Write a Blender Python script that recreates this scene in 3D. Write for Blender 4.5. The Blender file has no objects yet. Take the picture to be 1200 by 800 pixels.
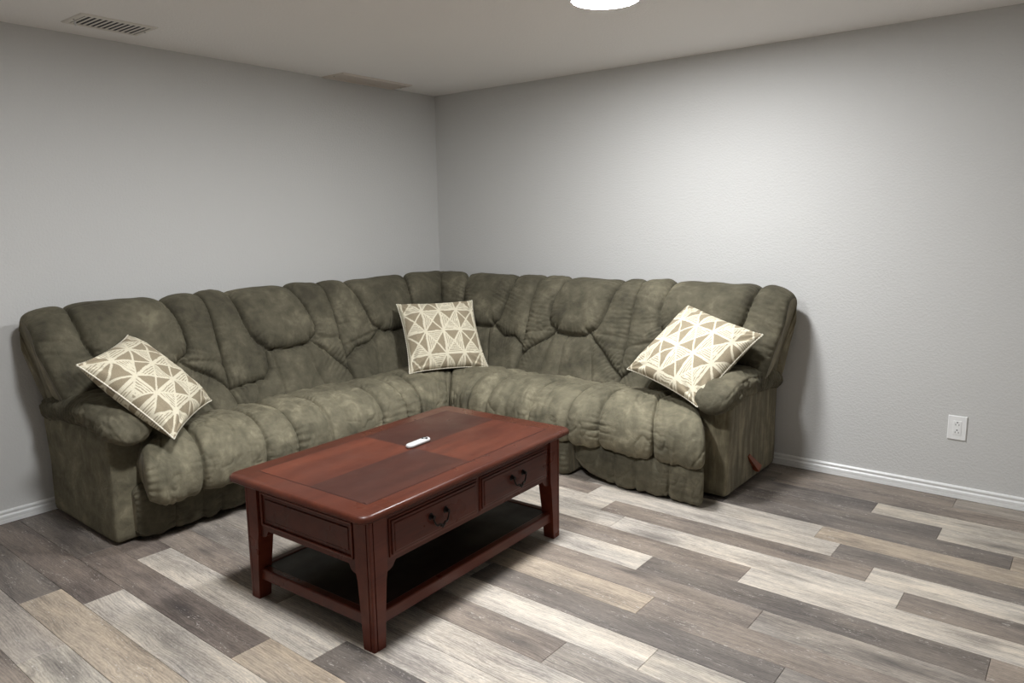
import bpy, bmesh, math, random
import numpy as np
from mathutils import Vector, Matrix, Euler
C = bpy.context.scene.collection
random.seed(7)
rng = np.random.default_rng(11)
PI = math.pi
H = 2.15                     # low basement ceiling

# ------------------------------------------------------------------ camera
cam_d = bpy.data.cameras.new('camera'); cam = bpy.data.objects.new('camera', cam_d); C.objects.link(cam)
bpy.context.scene.camera = cam
CP = (3.70634996, -3.82473723, 1.30071277); YAW, PITCH, ROLL, FPX = 2.24410521, -0.163615185, -0.0131118477, 862.755
f_ = Vector((math.cos(PITCH)*math.cos(YAW), math.cos(PITCH)*math.sin(YAW), math.sin(PITCH)))
r_ = Vector((math.sin(YAW), -math.cos(YAW), 0)); u_ = r_.cross(f_)
r2 = math.cos(ROLL)*r_ + math.sin(ROLL)*u_; u2 = -math.sin(ROLL)*r_ + math.cos(ROLL)*u_
cam.matrix_world = Matrix(((r2.x, u2.x, -f_.x, CP[0]), (r2.y, u2.y, -f_.y, CP[1]), (r2.z, u2.z, -f_.z, CP[2]), (0, 0, 0, 1)))
cam_d.sensor_width = 36; cam_d.lens = FPX/1200*36; cam_d.clip_start = .05

# ------------------------------------------------------------------ world, lights, exposure
sc = bpy.context.scene
world = bpy.data.worlds.new('world'); sc.world = world; world.use_nodes = True
world.node_tree.nodes['Background'].inputs[0].default_value = (.9, .92, 1, 1)
world.node_tree.nodes['Background'].inputs[1].default_value = 0.02      # closed room: hardly matters
sc.view_settings.view_transform = 'Standard'; sc.view_settings.look = 'None'
sc.view_settings.gamma = 1; sc.view_settings.use_curve_mapping = False
sc.view_settings.exposure = 0.32
LAMP_POWER = 230.0            # radiance of the flush ceiling lamps' diffusers
LAMPS = [(2.12, -1.23), (2.12, -2.66)]

# ------------------------------------------------------------------ helpers
def srgb(r, g, b):
    f = lambda c: (c/12.92 if c <= .04045 else ((c+.055)/1.055)**2.4)
    return (f(r/255), f(g/255), f(b/255), 1)

class NT:
    def __init__(s, name):
        s.m = bpy.data.materials.new(name); s.m.use_nodes = True; s.t = s.m.node_tree
        s.b = s.t.nodes['Principled BSDF']
    def n(s, typ, **kw):
        nd = s.t.nodes.new('ShaderNode'+typ)
        for k, v in kw.items():
            if k.startswith('i_'):
                key = k[2:]; key = int(key) if key.isdigit() else key.replace('_', ' ')
                if hasattr(v, 'is_output') or isinstance(v, bpy.types.NodeSocket): s.t.links.new(v, nd.inputs[key])
                else: nd.inputs[key].default_value = v
            else: setattr(nd, k, v)
        return nd
    def link(s, a, b): s.t.links.new(a, b)
    def coord(s, scale=(1, 1, 1), rot=(0, 0, 0), kind='Object', add=None):
        tc = s.n('TexCoord'); o = tc.outputs[kind]
        if add is not None: o = s.n('VectorMath', operation='ADD', i_0=o, i_1=add).outputs[0]
        mp = s.n('Mapping', i_Vector=o); mp.inputs['Scale'].default_value = scale; mp.inputs['Rotation'].default_value = rot
        return mp.outputs[0]
    def noise(s, vec, scale, detail=3, rough=.5, dist=0):
        return s.n('TexNoise', i_Vector=vec, i_Scale=scale, i_Detail=detail, i_Roughness=rough, i_Distortion=dist).outputs['Fac']
    def ramp(s, fac, stops):
        r = s.n('ValToRGB', i_Fac=fac); cr = r.color_ramp
        while len(cr.elements) < len(stops): cr.elements.new(.5)
        for e, (p, c) in zip(cr.elements, stops): e.position = p; e.color = c if len(c) == 4 else (*c, 1)
        return r.outputs[0]
    def mix(s, fac, a, b, blend='MIX'):
        m = s.n('Mix', data_type='RGBA', blend_type=blend)
        for k, v in ((0, fac), (6, a), (7, b)):
            if isinstance(v, bpy.types.NodeSocket): s.link(v, m.inputs[k])
            else: m.inputs[k].default_value = v
        return m.outputs[2]
    def math(s, op, a, b=0.0, clamp=False):
        m = s.n('Math', operation=op, use_clamp=clamp)
        for k, v in ((0, a), (1, b)):
            if isinstance(v, bpy.types.NodeSocket): s.link(v, m.inputs[k])
            else: m.inputs[k].default_value = v
        return m.outputs[0]
    def bump(s, h, strength, dist):
        b = s.n('Bump', i_Height=h, i_Strength=strength, i_Distance=dist); s.link(b.outputs[0], s.b.inputs['Normal'])
    def base(s, c):
        if isinstance(c, bpy.types.NodeSocket): s.link(c, s.b.inputs['Base Color'])
        else: s.b.inputs['Base Color'].default_value = c

def simple(name, col, rough=.5, metal=0, emit=None):
    t = NT(name); v = t.noise(t.coord(), 40, 3)
    t.base(t.mix(v, tuple(x*.93 for x in col[:3])+(1,), tuple(min(1, x*1.06) for x in col[:3])+(1,)))
    t.b.inputs['Roughness'].default_value = rough; t.b.inputs['Metallic'].default_value = metal
    if emit:
        t.b.inputs['Emission Color'].default_value = emit[0]; t.b.inputs['Emission Strength'].default_value = emit[1]
    return t.m

# --- materials
def m_wall(name, col):
    t = NT(name); c = t.coord()
    n1 = t.noise(c, 95, 3, .55); n2 = t.noise(c, 35, 2); big = t.noise(c, 1.3, 2)
    t.base(t.mix(big, tuple(x*.97 for x in col[:3])+(1,), col))
    pl = t.ramp(n1, [(.42, (0, 0, 0)), (.62, (1, 1, 1))])
    t.bump(t.math('ADD', pl, t.math('MULTIPLY', n2, .6)), .28, .0022)
    t.b.inputs['Roughness'].default_value = .62; return t.m
M = {}
M['wall'] = m_wall('wall_paint', srgb(200, 199, 196))
M['ceiling'] = m_wall('ceiling_paint', srgb(244, 241, 238))
M['trim'] = simple('white_trim_paint', srgb(226, 226, 224), .35)
M['white'] = simple('white_plastic', srgb(232, 232, 230), .3)
M['socket_dark'] = simple('socket_hole', srgb(40, 38, 36), .6)
M['vent'] = simple('vent_painted_metal', srgb(226, 221, 212), .45)
M['vent_old'] = simple('vent_aged_metal', srgb(216, 206, 196), .5)
M['vent_hole'] = simple('vent_cavity', srgb(50, 50, 54), .8)
M['remote_white'] = simple('remote_casing_plastic', srgb(196, 196, 194), .35)
M['bronze'] = simple('dark_bronze', srgb(38, 34, 33), .38, .85)
M['black'] = simple('black_underside', srgb(16, 15, 14), .85)
M['button'] = simple('black_rubber', srgb(28, 28, 30), .5)
M['lens'] = simple('lamp_diffuser', (.9, .9, .9, 1), .4, 0, ((.955, .975, 1, 1), LAMP_POWER))

def m_fabric(name, stops, seed):
    t = NT(name); c = t.coord(add=(seed*3.1, seed*1.7, seed*2.3))
    warp = t.n('TexNoise', i_Vector=c, i_Scale=3.0, i_Detail=2.0)
    cv = t.n('VectorMath', operation='ADD', i_0=c, i_1=t.n('VectorMath', operation='SCALE', i_0=warp.outputs['Color'], i_3=.12).outputs[0]).outputs[0]
    n1 = t.noise(cv, 4.5, 4, .6, .15); n2 = t.noise(cv, 17, 4, .62, .3); n3 = t.noise(c, 900, 2)
    mp = t.math('ADD', t.math('MULTIPLY', n1, .62), t.math('MULTIPLY', n2, .38))
    t.base(t.ramp(mp, stops))
    # fine puckers of the gathered suede
    pk = t.noise(t.coord((1, 1, 1)), 42, 4, .62, .25)
    rid = t.math('ABSOLUTE', t.math('SUBTRACT', t.noise(cv, 13, 3, .55, .2), .5))
    t.bump(t.math('ADD', t.math('ADD', t.math('MULTIPLY', n3, .12), t.math('MULTIPLY', pk, .7)), t.math('MULTIPLY', t.math('MINIMUM', rid, .07), 6.0)), .55, .0034)
    t.b.inputs['Roughness'].default_value = .88
    t.b.inputs['Sheen Weight'].default_value = .12; t.b.inputs['Sheen Roughness'].default_value = .4
    t.b.inputs['Sheen Tint'].default_value = srgb(190, 182, 155)
    t.b.inputs['Specular IOR Level'].default_value = .2
    return t.m
M['fabric'] = m_fabric('olive_suede', [(.36, srgb(67, 63, 52)), (.47, srgb(82, 78, 64)), (.55, srgb(93, 88, 73)), (.68, srgb(118, 112, 93))], 0)  # suede for backs, pads and panels, darkened for their shaded look
M['fabric_lit'] = m_fabric('olive_suede_lit_worn', [(.36, srgb(84, 80, 66)), (.47, srgb(104, 99, 82)), (.55, srgb(118, 112, 93)), (.68, srgb(152, 145, 121))], 1)  # same suede lightened: brighter light on seat tops put into colour, plus mottled wear
def m_armside():
    t = NT('olive_microsuede_brushed'); c = t.coord()
    st = t.noise(t.coord((7, 7, 1.1)), 2.6, 4, .6, .5); n2 = t.noise(c, 20, 4, .6)
    mp = t.math('ADD', t.math('MULTIPLY', st, .75), t.math('MULTIPLY', n2, .25))
    t.base(t.ramp(mp, [(.36, srgb(88, 82, 65)), (.5, srgb(110, 103, 83)), (.62, srgb(140, 131, 107))]))
    t.bump(t.noise(c, 60, 4, .65), .3, .002)
    t.b.inputs['Roughness'].default_value = .86; t.b.inputs['Sheen Weight'].default_value = .1
    t.b.inputs['Specular IOR Level'].default_value = .25
    return t.m
M['fabric_side'] = m_armside()

def m_wood(name, a, b, rotz=0, rough=.3, sc_=1.0, coat=.05):
    t = NT(name)
    c = t.coord((9*sc_, .9*sc_, 9*sc_), (0, 0, rotz)); g = t.noise(c, 2.6, 4, .6, .35)
    fine = t.noise(t.coord((70, 5, 70), (0, 0, rotz)), 3, 3, .6); big = t.noise(t.coord((2.5, 1.2, 2.5), (0, 0, rotz)), 1.6, 2)
    mp = t.math('ADD', t.math('ADD', t.math('MULTIPLY', g, .45), t.math('MULTIPLY', fine, .2)), t.math('MULTIPLY', big, .35))
    col = t.ramp(mp, [(.36, a), (.64, b)])
    sp = t.ramp(t.noise(t.coord((1, 1, 1)), 150, 2, .5), [(.79, (0, 0, 0)), (.82, (1, 1, 1))])     # little nicks
    col = t.mix(t.math('MULTIPLY', sp, .45), col, srgb(176, 120, 88))
    t.base(col)
    rr = t.noise(t.coord(), 7, 3); t.link(t.ramp(rr, [(.3, (rough*.8,)*3), (.7, (rough*1.35,)*3)]), t.b.inputs['Roughness'])
    t.b.inputs['Coat Weight'].default_value = coat; t.b.inputs['Coat Roughness'].default_value = .22
    t.b.inputs['Specular IOR Level'].default_value = .22
    t.bump(fine, .05, .001); return t.m
DK, LT = srgb(66, 28, 20), srgb(92, 42, 29)
M['cherry_y'] = m_wood('cherry_long_grain', DK, LT)
M['cherry_x'] = m_wood('cherry_cross_grain', DK, LT, PI/2)
M['cherry_top'] = m_wood('cherry_top_border', srgb(62, 29, 20), srgb(88, 45, 31), 0, .30)
M['cherry_frame'] = m_wood('cherry_upright', srgb(80, 36, 26), srgb(106, 50, 35), 0, .32)
M['veneer_a'] = m_wood('veneer_light_one', srgb(62, 28, 19), srgb(96, 49, 33), math.radians(28), .34, .7)
M['veneer_b'] = m_wood('veneer_light_two', srgb(62, 28, 19), srgb(96, 49, 33), math.radians(-28), .34, .7)
M['veneer_c'] = m_wood('veneer_dark_one', srgb(50, 26, 20), srgb(70, 38, 29), math.radians(-28), .34, .7)
M['veneer_d'] = m_wood('veneer_dark_two', srgb(50, 26, 20), srgb(70, 38, 29), math.radians(28), .34, .7)
M['inlay'] = simple('dark_inlay', srgb(48, 24, 19), .4)
M['shelf'] = m_wood('shaded_shelf_wood', srgb(22, 12, 9), srgb(34, 19, 14), 0, .45)  # shade beneath the tabletop is darkened into the shelf colour
M['lever_wood'] = m_wood('lever_wood', srgb(112, 54, 30), srgb(146, 76, 44), 0, .35)

def m_plank():
    t = NT('weathered_oak_plank'); oi = t.n('ObjectInfo'); tone = oi.outputs['Color']; rnd = oi.outputs['Random']
    off = t.n('VectorMath', operation='SCALE', i_0=(37.0, 91.0, 13.0), i_3=rnd).outputs[0]
    P = lambda s: t.coord(s, add=off)
    warp = t.n('TexNoise', i_Vector=P((2.2, 5, 1)), i_Scale=1.6, i_Detail=2.0).outputs['Color']
    wv = t.n('VectorMath', operation='ADD', i_0=P((1, 1, 1)), i_1=t.n('VectorMath', operation='SCALE', i_0=warp, i_3=.045).outputs[0]).outputs[0]
    def S(v, s): 
        m = t.n('Mapping', i_Vector=v); m.inputs['Scale'].default_value = s; return m.outputs[0]
    streak = t.noise(S(wv, (2.4, 22, 1)), 2.4, 6, .74, .2)
    fine = t.noise(S(wv, (16, 85, 1)), 2.6, 4, .8)
    patch = t.noise(P((1.6, 5.5, 1)), 1.7, 3, .55)
    warm = t.noise(P((1.3, 4, 1)), 1.5, 2)
    cath = t.n('TexWave', wave_type='RINGS', i_Vector=S(wv, (2.6, 17, 1)), i_Scale=2.2, i_Distortion=7.0, i_Detail=3.0, i_Detail_Scale=1.4).outputs['Fac']
    v = t.math('ADD', t.math('ADD', t.math('MULTIPLY', streak, .34), t.math('MULTIPLY', fine, .30)), t.math('ADD', t.math('MULTIPLY', patch, .31), t.math('MULTIPLY', cath, .05)))
    k = t.ramp(v, [(.37, (.40, .39, .40)), (.45, (.70, .69, .69)), (.52, (1.02, 1.01, .99)), (.61, (1.42, 1.39, 1.33))])
    col = t.mix(1.0, tone, k, 'MULTIPLY')
    grey = t.mix(1.0, tone, (.86, .89, .94, 1), 'MULTIPLY')
    greyk = t.mix(1.0, grey, k, 'MULTIPLY')
    col = t.mix(t.ramp(warm, [(.42, (0, 0, 0)), (.6, (.6, .6, .6))]), col, greyk)
    # dark knots and pale limed flecks
    kn = t.n('TexVoronoi', i_Vector=S(wv, (2.3, 8.5, 1)), i_Scale=1.0, i_Randomness=1.0).outputs['Distance']
    knm = t.math('MULTIPLY', t.ramp(kn, [(.05, (1, 1, 1)), (.33, (0, 0, 0))]), t.ramp(patch, [(.46, (1, 1, 1)), (.60, (0, 0, 0))]))
    col = t.mix(t.math('MULTIPLY', knm, .62), col, srgb(66, 62, 62))
    fl = t.noise(S(wv, (20, 85, 1)), 2.4, 3, .6, .9); flm = t.ramp(fl, [(.60, (0, 0, 0)), (.67, (1, 1, 1))])
    area = t.ramp(t.noise(S(wv, (2.2, 11, 1)), 2.1, 2), [(.47, (0, 0, 0)), (.60, (1, 1, 1))])
    col = t.mix(t.math('MULTIPLY', t.math('MULTIPLY', flm, area), .6), col, srgb(214, 208, 200))
    t.base(col)
    t.b.inputs['Roughness'].default_value = .5; t.b.inputs['Specular IOR Level'].default_value = .4
    t.bump(t.math('ADD', fine, streak), .12, .0015)
    return t.m
M['plank'] = m_plank()

def m_pillow():
    t = NT('woven_pillow_cover')
    a = t.n('Attribute', attribute_name='weave'); a.attribute_type = 'GEOMETRY'
    n = t.noise(t.coord(), 420, 3, .7); n2 = t.noise(t.coord(), 120, 2)
    k = t.ramp(n, [(.3, (.78, .78, .77)), (.7, (1.18, 1.18, 1.17))])
    t.base(t.mix(1.0, a.outputs['Color'], k, 'MULTIPLY'))
    t.bump(t.math('ADD', n, t.math('MULTIPLY', n2, .6)), .5, .0025)
    t.b.inputs['Roughness'].default_value = .92; t.b.inputs['Specular IOR Level'].default_value = .2
    return t.m
M['pillow'] = m_pillow()

# --- object helpers
def link(name, me, mat, parent=None, smooth=False):
    o = bpy.data.objects.new(name, me); C.objects.link(o)
    if mat is not None and not me.materials: me.materials.append(mat)
    if smooth: me.polygons.foreach_set('use_smooth', [True]*len(me.polygons))
    if parent is not None: o.parent = parent
    return o
def obj(name, bm, mat, parent=None, smooth=False, angle=None):
    me = bpy.data.meshes.new(name); bm.to_mesh(me); bm.free()
    o = link(name, me, mat, parent, smooth)
    if angle: 
        me.polygons.foreach_set('use_smooth', [True]*len(me.polygons)); me.set_sharp_from_angle(angle=math.radians(angle))
    return o
def thing(name, label, cat, loc=(0, 0, 0), rotz=0, group=None):
    o = bpy.data.objects.new(name, None); C.objects.link(o); o.empty_display_size = .1
    o.location = loc; o.rotation_euler = (0, 0, rotz); o['label'] = label; o['category'] = cat
    if group: o['group'] = group
    return o
def struct(o): o['kind'] = 'structure'; return o
def box(bm, x0, x1, y0, y1, z0, z1, bev=0, seg=2):
    r = bmesh.ops.create_cube(bm, size=1)
    vs = r['verts']
    for v in vs: v.co = Vector(((x0+x1)/2+v.co.x*(x1-x0), (y0+y1)/2+v.co.y*(y1-y0), (z0+z1)/2+v.co.z*(z1-z0)))
    if bev:
        es = list({e for v in vs for e in v.link_edges})
        bmesh.ops.bevel(bm, geom=es, offset=bev, segments=seg, profile=.5, affect='EDGES')
    return bm
def bxo(name, mat, parent, *a, bev=0, seg=2, smooth=False, angle=None):
    bm = bmesh.new(); box(bm, *a, bev=bev, seg=seg); return obj(name, bm, mat, parent, smooth, angle)
def loft(bm, loops, cap=True):
    rows = [[bm.verts.new(p) for p in L] for L in loops]; n = len(rows[0])
    for a, b in zip(rows, rows[1:]):
        for i in range(n): bm.faces.new((a[i], a[(i+1) % n], b[(i+1) % n], b[i]))
    if cap:
        bm.faces.new(rows[0][::-1]); bm.faces.new(rows[-1])
    bmesh.ops.recalc_face_normals(bm, faces=bm.faces[:]); return bm
def cyl(bm, c, r, h, axis='z', n=24, r2=None, bev=0):
    L = []
    prof = [(0, r), (h, r if r2 is None else r2)]
    for hh, rr in prof:
        ring = []
        for i in range(n):
            a = 2*PI*i/n; p = (math.cos(a)*rr, math.sin(a)*rr, hh)
            p = {'z': p, 'x': (p[2], p[0], p[1]), 'y': (p[0], p[2], p[1])}[axis]
            ring.append((p[0]+c[0], p[1]+c[1], p[2]+c[2]))
        L.append(ring)
    return loft(bm, L)
def tube(bm, pts, r, n=8):
    pts = [Vector(p) for p in pts]; L = []
    for i, p in enumerate(pts):
        t = (pts[min(i+1, len(pts)-1)]-pts[max(i-1, 0)]).normalized()
        a = t.cross(Vector((0.3, .2, .93))).normalized(); b = t.cross(a)
        rr = r[i] if isinstance(r, (list, tuple)) else r
        L.append([p+a*math.cos(2*PI*k/n)*rr+b*math.sin(2*PI*k/n)*rr for k in range(n)])
    return loft(bm, L)

# ------------------------------------------------------------------ numpy noise
_tab = rng.random((256, 256))
def vnoise(x, y, seed=0):
    x = np.asarray(x, float)+seed*17.31; y = np.asarray(y, float)+seed*7.77
    xi = np.floor(x).astype(int); yi = np.floor(y).astype(int); fx = x-xi; fy = y-yi
    fx = fx*fx*(3-2*fx); fy = fy*fy*(3-2*fy); g = lambda a, b: _tab[a & 255, b & 255]
    return (g(xi, yi)*(1-fx)+g(xi+1, yi)*fx)*(1-fy)+(g(xi, yi+1)*(1-fx)+g(xi+1, yi+1)*fx)*fy
def fbm(x, y, seed=0, o=4):
    v = 0; a = .5
    for i in range(o): v = v+a*vnoise(x*2**i, y*2**i, seed+i*3); a *= .5
    return v/.94

# ------------------------------------------------------------------ room shell
RX, RY = 4.9, -5.4
def plane(name, pts, mat):
    me = bpy.data.meshes.new(name); me.from_pydata(pts, [], [(0, 1, 2, 3)]); return struct(link(name, me, mat))
def slab(name, mat, *a): 
    o = bxo(name, mat, None, *a); return struct(o)
slab('wall_left', M['wall'], -.12, 0, RY-.12, .12, -.05, H+.1)
slab('wall_right', M['wall'], 0, RX+.12, 0, .12, -.05, H+.1)
slab('wall_back', M['wall'], RX, RX+.12, RY-.12, 0, -.05, H+.1)
slab('wall_front', M['wall'], 0, RX, RY-.12, RY, -.05, H+.1)
slab('ceiling', M['ceiling'], 0, RX, RY, 0, H, H+.1)
floor = slab('floor', M['black'], 0, RX, RY, 0, -.06, -.0085)

# planks: rows parallel to the right wall, 0.138 wide, 1.113 long
TONE = dict(L=srgb(187, 178, 166), l=srgb(180, 171, 158), B=srgb(136, 125, 115), G=srgb(146, 138, 129), D=srgb(116, 108, 101), T=srgb(168, 154, 137), b=srgb(122, 111, 103), g=srgb(160, 151, 141))
edges = [0, -.14]+[-.14-.138*k for k in range(1, 60)]
ROWS = {0: (3.288, 'bBGG'), 1: (2.53, 'DDBB'), 2: (3.012, 'GDlL'), 3: (3.29, 'BDlB'), 4: (3.55, 'DDTT'), 5: (2.89, 'GLTT'),
        6: (2.994, 'BLDL'), 7: (3.148, 'LBLL'), 8: (3.277, 'LLBg'), 9: (2.785, 'GBLl'), 10: (2.448, 'BLDB'), 11: (2.93, 'GBGG'),
        12: (2.60, 'BTBg'), 13: (3.094, 'LDGB'), 14: (2.757, 'BLlG'), 15: (2.512, 'GBGB'), 16: (1.62, 'BGLL'), 17: (1.58, 'GBLl'),
        18: (1.958, 'bLDg'), 19: (1.752, 'DbTG'), 20: (1.045, 'bbLB'), 21: (.86, 'DDTL'), 22: (1.263, 'Ggll'), 23: (.75, 'GLBg')}
PL = 1.113; zt = 0.0
for r in range(len(edges)-1):
    y1, y0 = edges[r], edges[r+1]
    if y0 < RY: y0 = RY
    if y1 <= RY+.01: break
    if r in ROWS: jx, seq = ROWS[r]
    else: jx, seq = random.uniform(.3, 1.4), None
    # index of joint: planks numbered so that plank containing just-left of jx is first of "known" pair
    k0 = math.floor(jx/PL); start = jx-PL*(k0+1)
    n = 0; x = start
    known_left = k0            # plank index left of the joint (x in [jx-PL, jx])
    while x < RX:
        xa, xb = max(x, 0), min(x+PL, RX)
        if xb-xa > .02:
            if seq:
                # joint jx separates seq[1] (left) from seq[2] (right)
                idx = n-known_left+1
                ch = seq[max(0, min(len(seq)-1, idx))] if 0 <= idx < len(seq) else random.choice('LBGDTlg')
            else: ch = random.choice('LBGDTlgB')
            bm = bmesh.new(); g = .00045
            hx, hy = (xb-xa)/2-g, (y1-y0)/2-g
            loops = []
            for ins, z in ((0, -.008), (0, -.0009), (.0009, 0)):
                loops.append([(-hx+ins, -hy+ins, z), (hx-ins, -hy+ins, z), (hx-ins, hy-ins, z), (-hx+ins, hy-ins, z)])
            loft(bm, loops)
            o = obj('plank', bm, M['plank'], floor); o.location = ((xa+xb)/2, (y0+y1)/2, 0)
            c = TONE[ch]; j = 1+random.uniform(-.06, .06); o.color = (c[0]*j, c[1]*j, c[2]*j, 1)
        x += PL; n += 1

# baseboards with a fluted face
def baseboard(name, a, b, nrm):
    a, b, nrm = Vector(a), Vector(b), Vector(nrm)
    prof = [(0, .002), (.013, .002), (.013, .018), (.0105, .0195), (.0105, .0215), (.013, .0225), (.013, .034), (.010, .037), (.0075, .0405), (.0085, .045), (.0105, .049), (.0105, .054), (.007, .0585), (0, .060)]
    bm = bmesh.new(); loft(bm, [[a+nrm*d+Vector((0, 0, z)) for d, z in prof], [b+nrm*d+Vector((0, 0, z)) for d, z in prof]])
    struct(obj(name, bm, M['trim']))
baseboard('baseboard_left', (0, 0, 0), (0, RY, 0), (1, 0, 0))
baseboard('baseboard_right', (.013, 0, 0), (RX, 0, 0), (0, -1, 0))
baseboard('baseboard_back', (RX, -.013, 0), (RX, RY, 0), (-1, 0, 0))
baseboard('baseboard_front', (.013, RY, 0), (RX-.013, RY, 0), (0, 1, 0))

# ------------------------------------------------------------------ ceiling lamps
LAB = ['round white flush lamp glowing on the ceiling at the top edge of the photo', 'round white ceiling lamp outside the photo, nearest the visible one',
       'round white ceiling lamp outside the photo, farthest along the row of three', 'round white ceiling lamp outside the photo, set apart behind the viewer']
for i, (lx, ly) in enumerate(LAMPS):
    t = thing('ceiling_lamp', LAB[i], 'ceiling lamp', (lx, ly, H), 0, None if i == 0 else 'lamps outside the frame')
    bm = bmesh.new(); R0 = .14
    loft(bm, [[(math.cos(a)*r, math.sin(a)*r, z) for a in np.linspace(0, 2*PI, 49)[:-1]] for r, z in ((R0, -.001), (R0, -.012), (R0-.004, -.016), (R0-.012, -.016))])
    obj('rim', bm, M['white'], t, angle=35)
    bm = bmesh.new()
    loft(bm, [[(math.cos(a)*r, math.sin(a)*r, z) for a in np.linspace(0, 2*PI, 49)[:-1]] for r, z in ((R0-.008, -.014), (R0-.010, -.0165), (R0-.03, -.0175), (.03, -.018))])
    obj('diffuser', bm, M['lens'], t, angle=50)

# ------------------------------------------------------------------ vents
def vent(label, cx, cy, wx, wy, mat, nsl, hole, fr=.022, tilt=1, th=.006):
    t = thing('ceiling_vent', label, 'vent', (cx, cy, H))
    hx, hy = wx/2, wy/2
    bm = bmesh.new()
    def ring(x, y, z): return [(-x, -y, z), (x, -y, z), (x, y, z), (-x, y, z)]
    loops = [ring(hx, hy, -.0005), ring(hx, hy, -.002), ring(hx-.006, hy-.006, -th), ring(hx-fr, hy-fr, -th), ring(hx-fr, hy-fr, -.0005)]
    rows = [[bm.verts.new(p) for p in L] for L in loops]
    for a, b in zip(rows, rows[1:]+rows[:1]):
        for i in range(4): bm.faces.new((a[i], a[(i+1) % 4], b[(i+1) % 4], b[i]))
    bmesh.ops.recalc_face_normals(bm, faces=bm.faces[:])
    obj('frame', bm, mat, t)
    bxo('cavity', hole, t, -hx+fr-.001, hx-fr+.001, -hy+fr-.001, hy-fr+.001, -.0022, -.0006)
    sp = (wy-2*fr)/nsl; me = None
    for k in range(nsl):
        y = -hy+fr+sp*(k+.5)
        if me is None:
            bm = bmesh.new(); w = hx-fr+.0015; a = .0035*tilt; b = sp*.17
            loft(bm, [[(-w, -b, -.0032), (-w, b-.001, -.0046), (-w, b, -.0054), (-w, -b+.001, -.0040)], [(w, -b, -.0032), (w, b-.001, -.0046), (w, b, -.0054), (w, -b+.001, -.0040)]])
            o = obj('slat', bm, mat, t); me = o.data
        else: o = link('slat', me, None, t)
        o.location = (0, y, 0)
    for s in (-1, 1):
        bm = bmesh.new(); cyl(bm, (0, s*(hy-fr*.5), -th-.0012), .0035, .0015, 'z', 10); obj('screw', bm, M['bronze'], t)
    return t
v1 = vent('white louvred ceiling vent with dark slots near the top left corner', .288, -2.275, .205, .315, M['vent'], 12, M['vent_hole'])
bm = bmesh.new(); box(bm, -.002, .002, -.128, -.122, -.022, -.004); obj('damper_tab', bm, M['trim'], v1).location = (-.04, 0, 0)
vent('dusty beige ceiling vent lying against the left wall near the corner', .105, -.68, .195, .55, M['vent_old'], 26, M['vent_old'], .022, 1, .009)

# ------------------------------------------------------------------ outlet
t = thing('wall_outlet', 'white duplex wall outlet low on the right wall', 'outlet', (3.264, 0, .333))
bm = bmesh.new(); hw, hh = .0385, .0565
loft(bm, [[(-x, y, -z), (x, y, -z), (x, y, z), (-x, y, z)] for x, z, y in ((hw, hh, -.0003), (hw, hh, -.003), (hw-.003, hh-.003, -.0065))])
obj('cover_plate', bm, M['white'], t)
bxo('socket_insert', M['white'], t, -.0165, .0165, -.0085, -.006, -.033, .033, bev=.001)
for cz in (.018, -.018):
    for dx, dz, w, h in ((-.0065, -.002, .0011, .004), (.0065, -.002, .0011, .0034), (0, .0085, .0026, .0024)):
        bxo('slot', M['socket_dark'], t, dx-w, dx+w, -.0089, -.0083, cz+dz-h, cz+dz+h)

# ------------------------------------------------------------------ sectional sofa
sofa = thing('sectional_sofa', 'large olive green suede reclining corner sofa against both walls', 'sofa', (0, 0, 0))
MAPL = lambda s, d, z: np.stack([d, s, z], -1)       # run along the left wall, s = y
MAPR = lambda s, d, z: np.stack([s, -d, z], -1)      # run along the right wall, s = x

def spline(pts, n):
    P = np.array(pts, float); k = len(P); Q = []
    for i in range(k-1):
        p0, p1, p2, p3 = P[max(i-1, 0)], P[i], P[i+1], P[min(i+2, k-1)]
        for t in np.linspace(0, 1, 24, endpoint=False):
            Q.append(.5*((2*p1)+(-p0+p2)*t+(2*p0-5*p1+4*p2-p3)*t*t+(-p0+3*p1-3*p2+p3)*t**3))
    Q.append(P[-1]); Q = np.array(Q); L = np.r_[0, np.cumsum(np.linalg.norm(np.diff(Q, axis=0), axis=1))]
    a = np.linspace(0, L[-1], n); return np.stack([np.interp(a, L, Q[:, 0]), np.interp(a, L, Q[:, 1])], 1), a

def seamfield(S, A, lines):
    """distance to nearest seam, arc param along it, and per-line radius"""
    best = np.full(S.shape, 9.); tt = np.zeros(S.shape)
    base = 0
    for li, pl in enumerate(lines):
        pl = np.array(pl, float)
        for (a, b) in zip(pl, pl[1:]):
            d = b-a; L = np.hypot(*d)+1e-9
            t = np.clip(((S-a[0])*d[0]+(A-a[1])*d[1])/L**2, 0, 1)
            dist = np.hypot(S-a[0]-t*d[0], A-a[1]-t*d[1]); m = dist < best
            best = np.where(m, dist, best); tt = np.where(m, base+t*L, tt); base += L
        base += 3.7
    return best, tt

def inpoly(S, A, poly):
    r = np.zeros(S.shape, bool); n = len(poly)
    for i in range(n):
        (x1, y1), (x2, y2) = poly[i], poly[(i+1) % n]
        c = ((y1 > A) != (y2 > A)) & (S < (x2-x1)*(A-y1)/((y2-y1) if y2 != y1 else 1e-9)+x1); r ^= c
    return r

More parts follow.
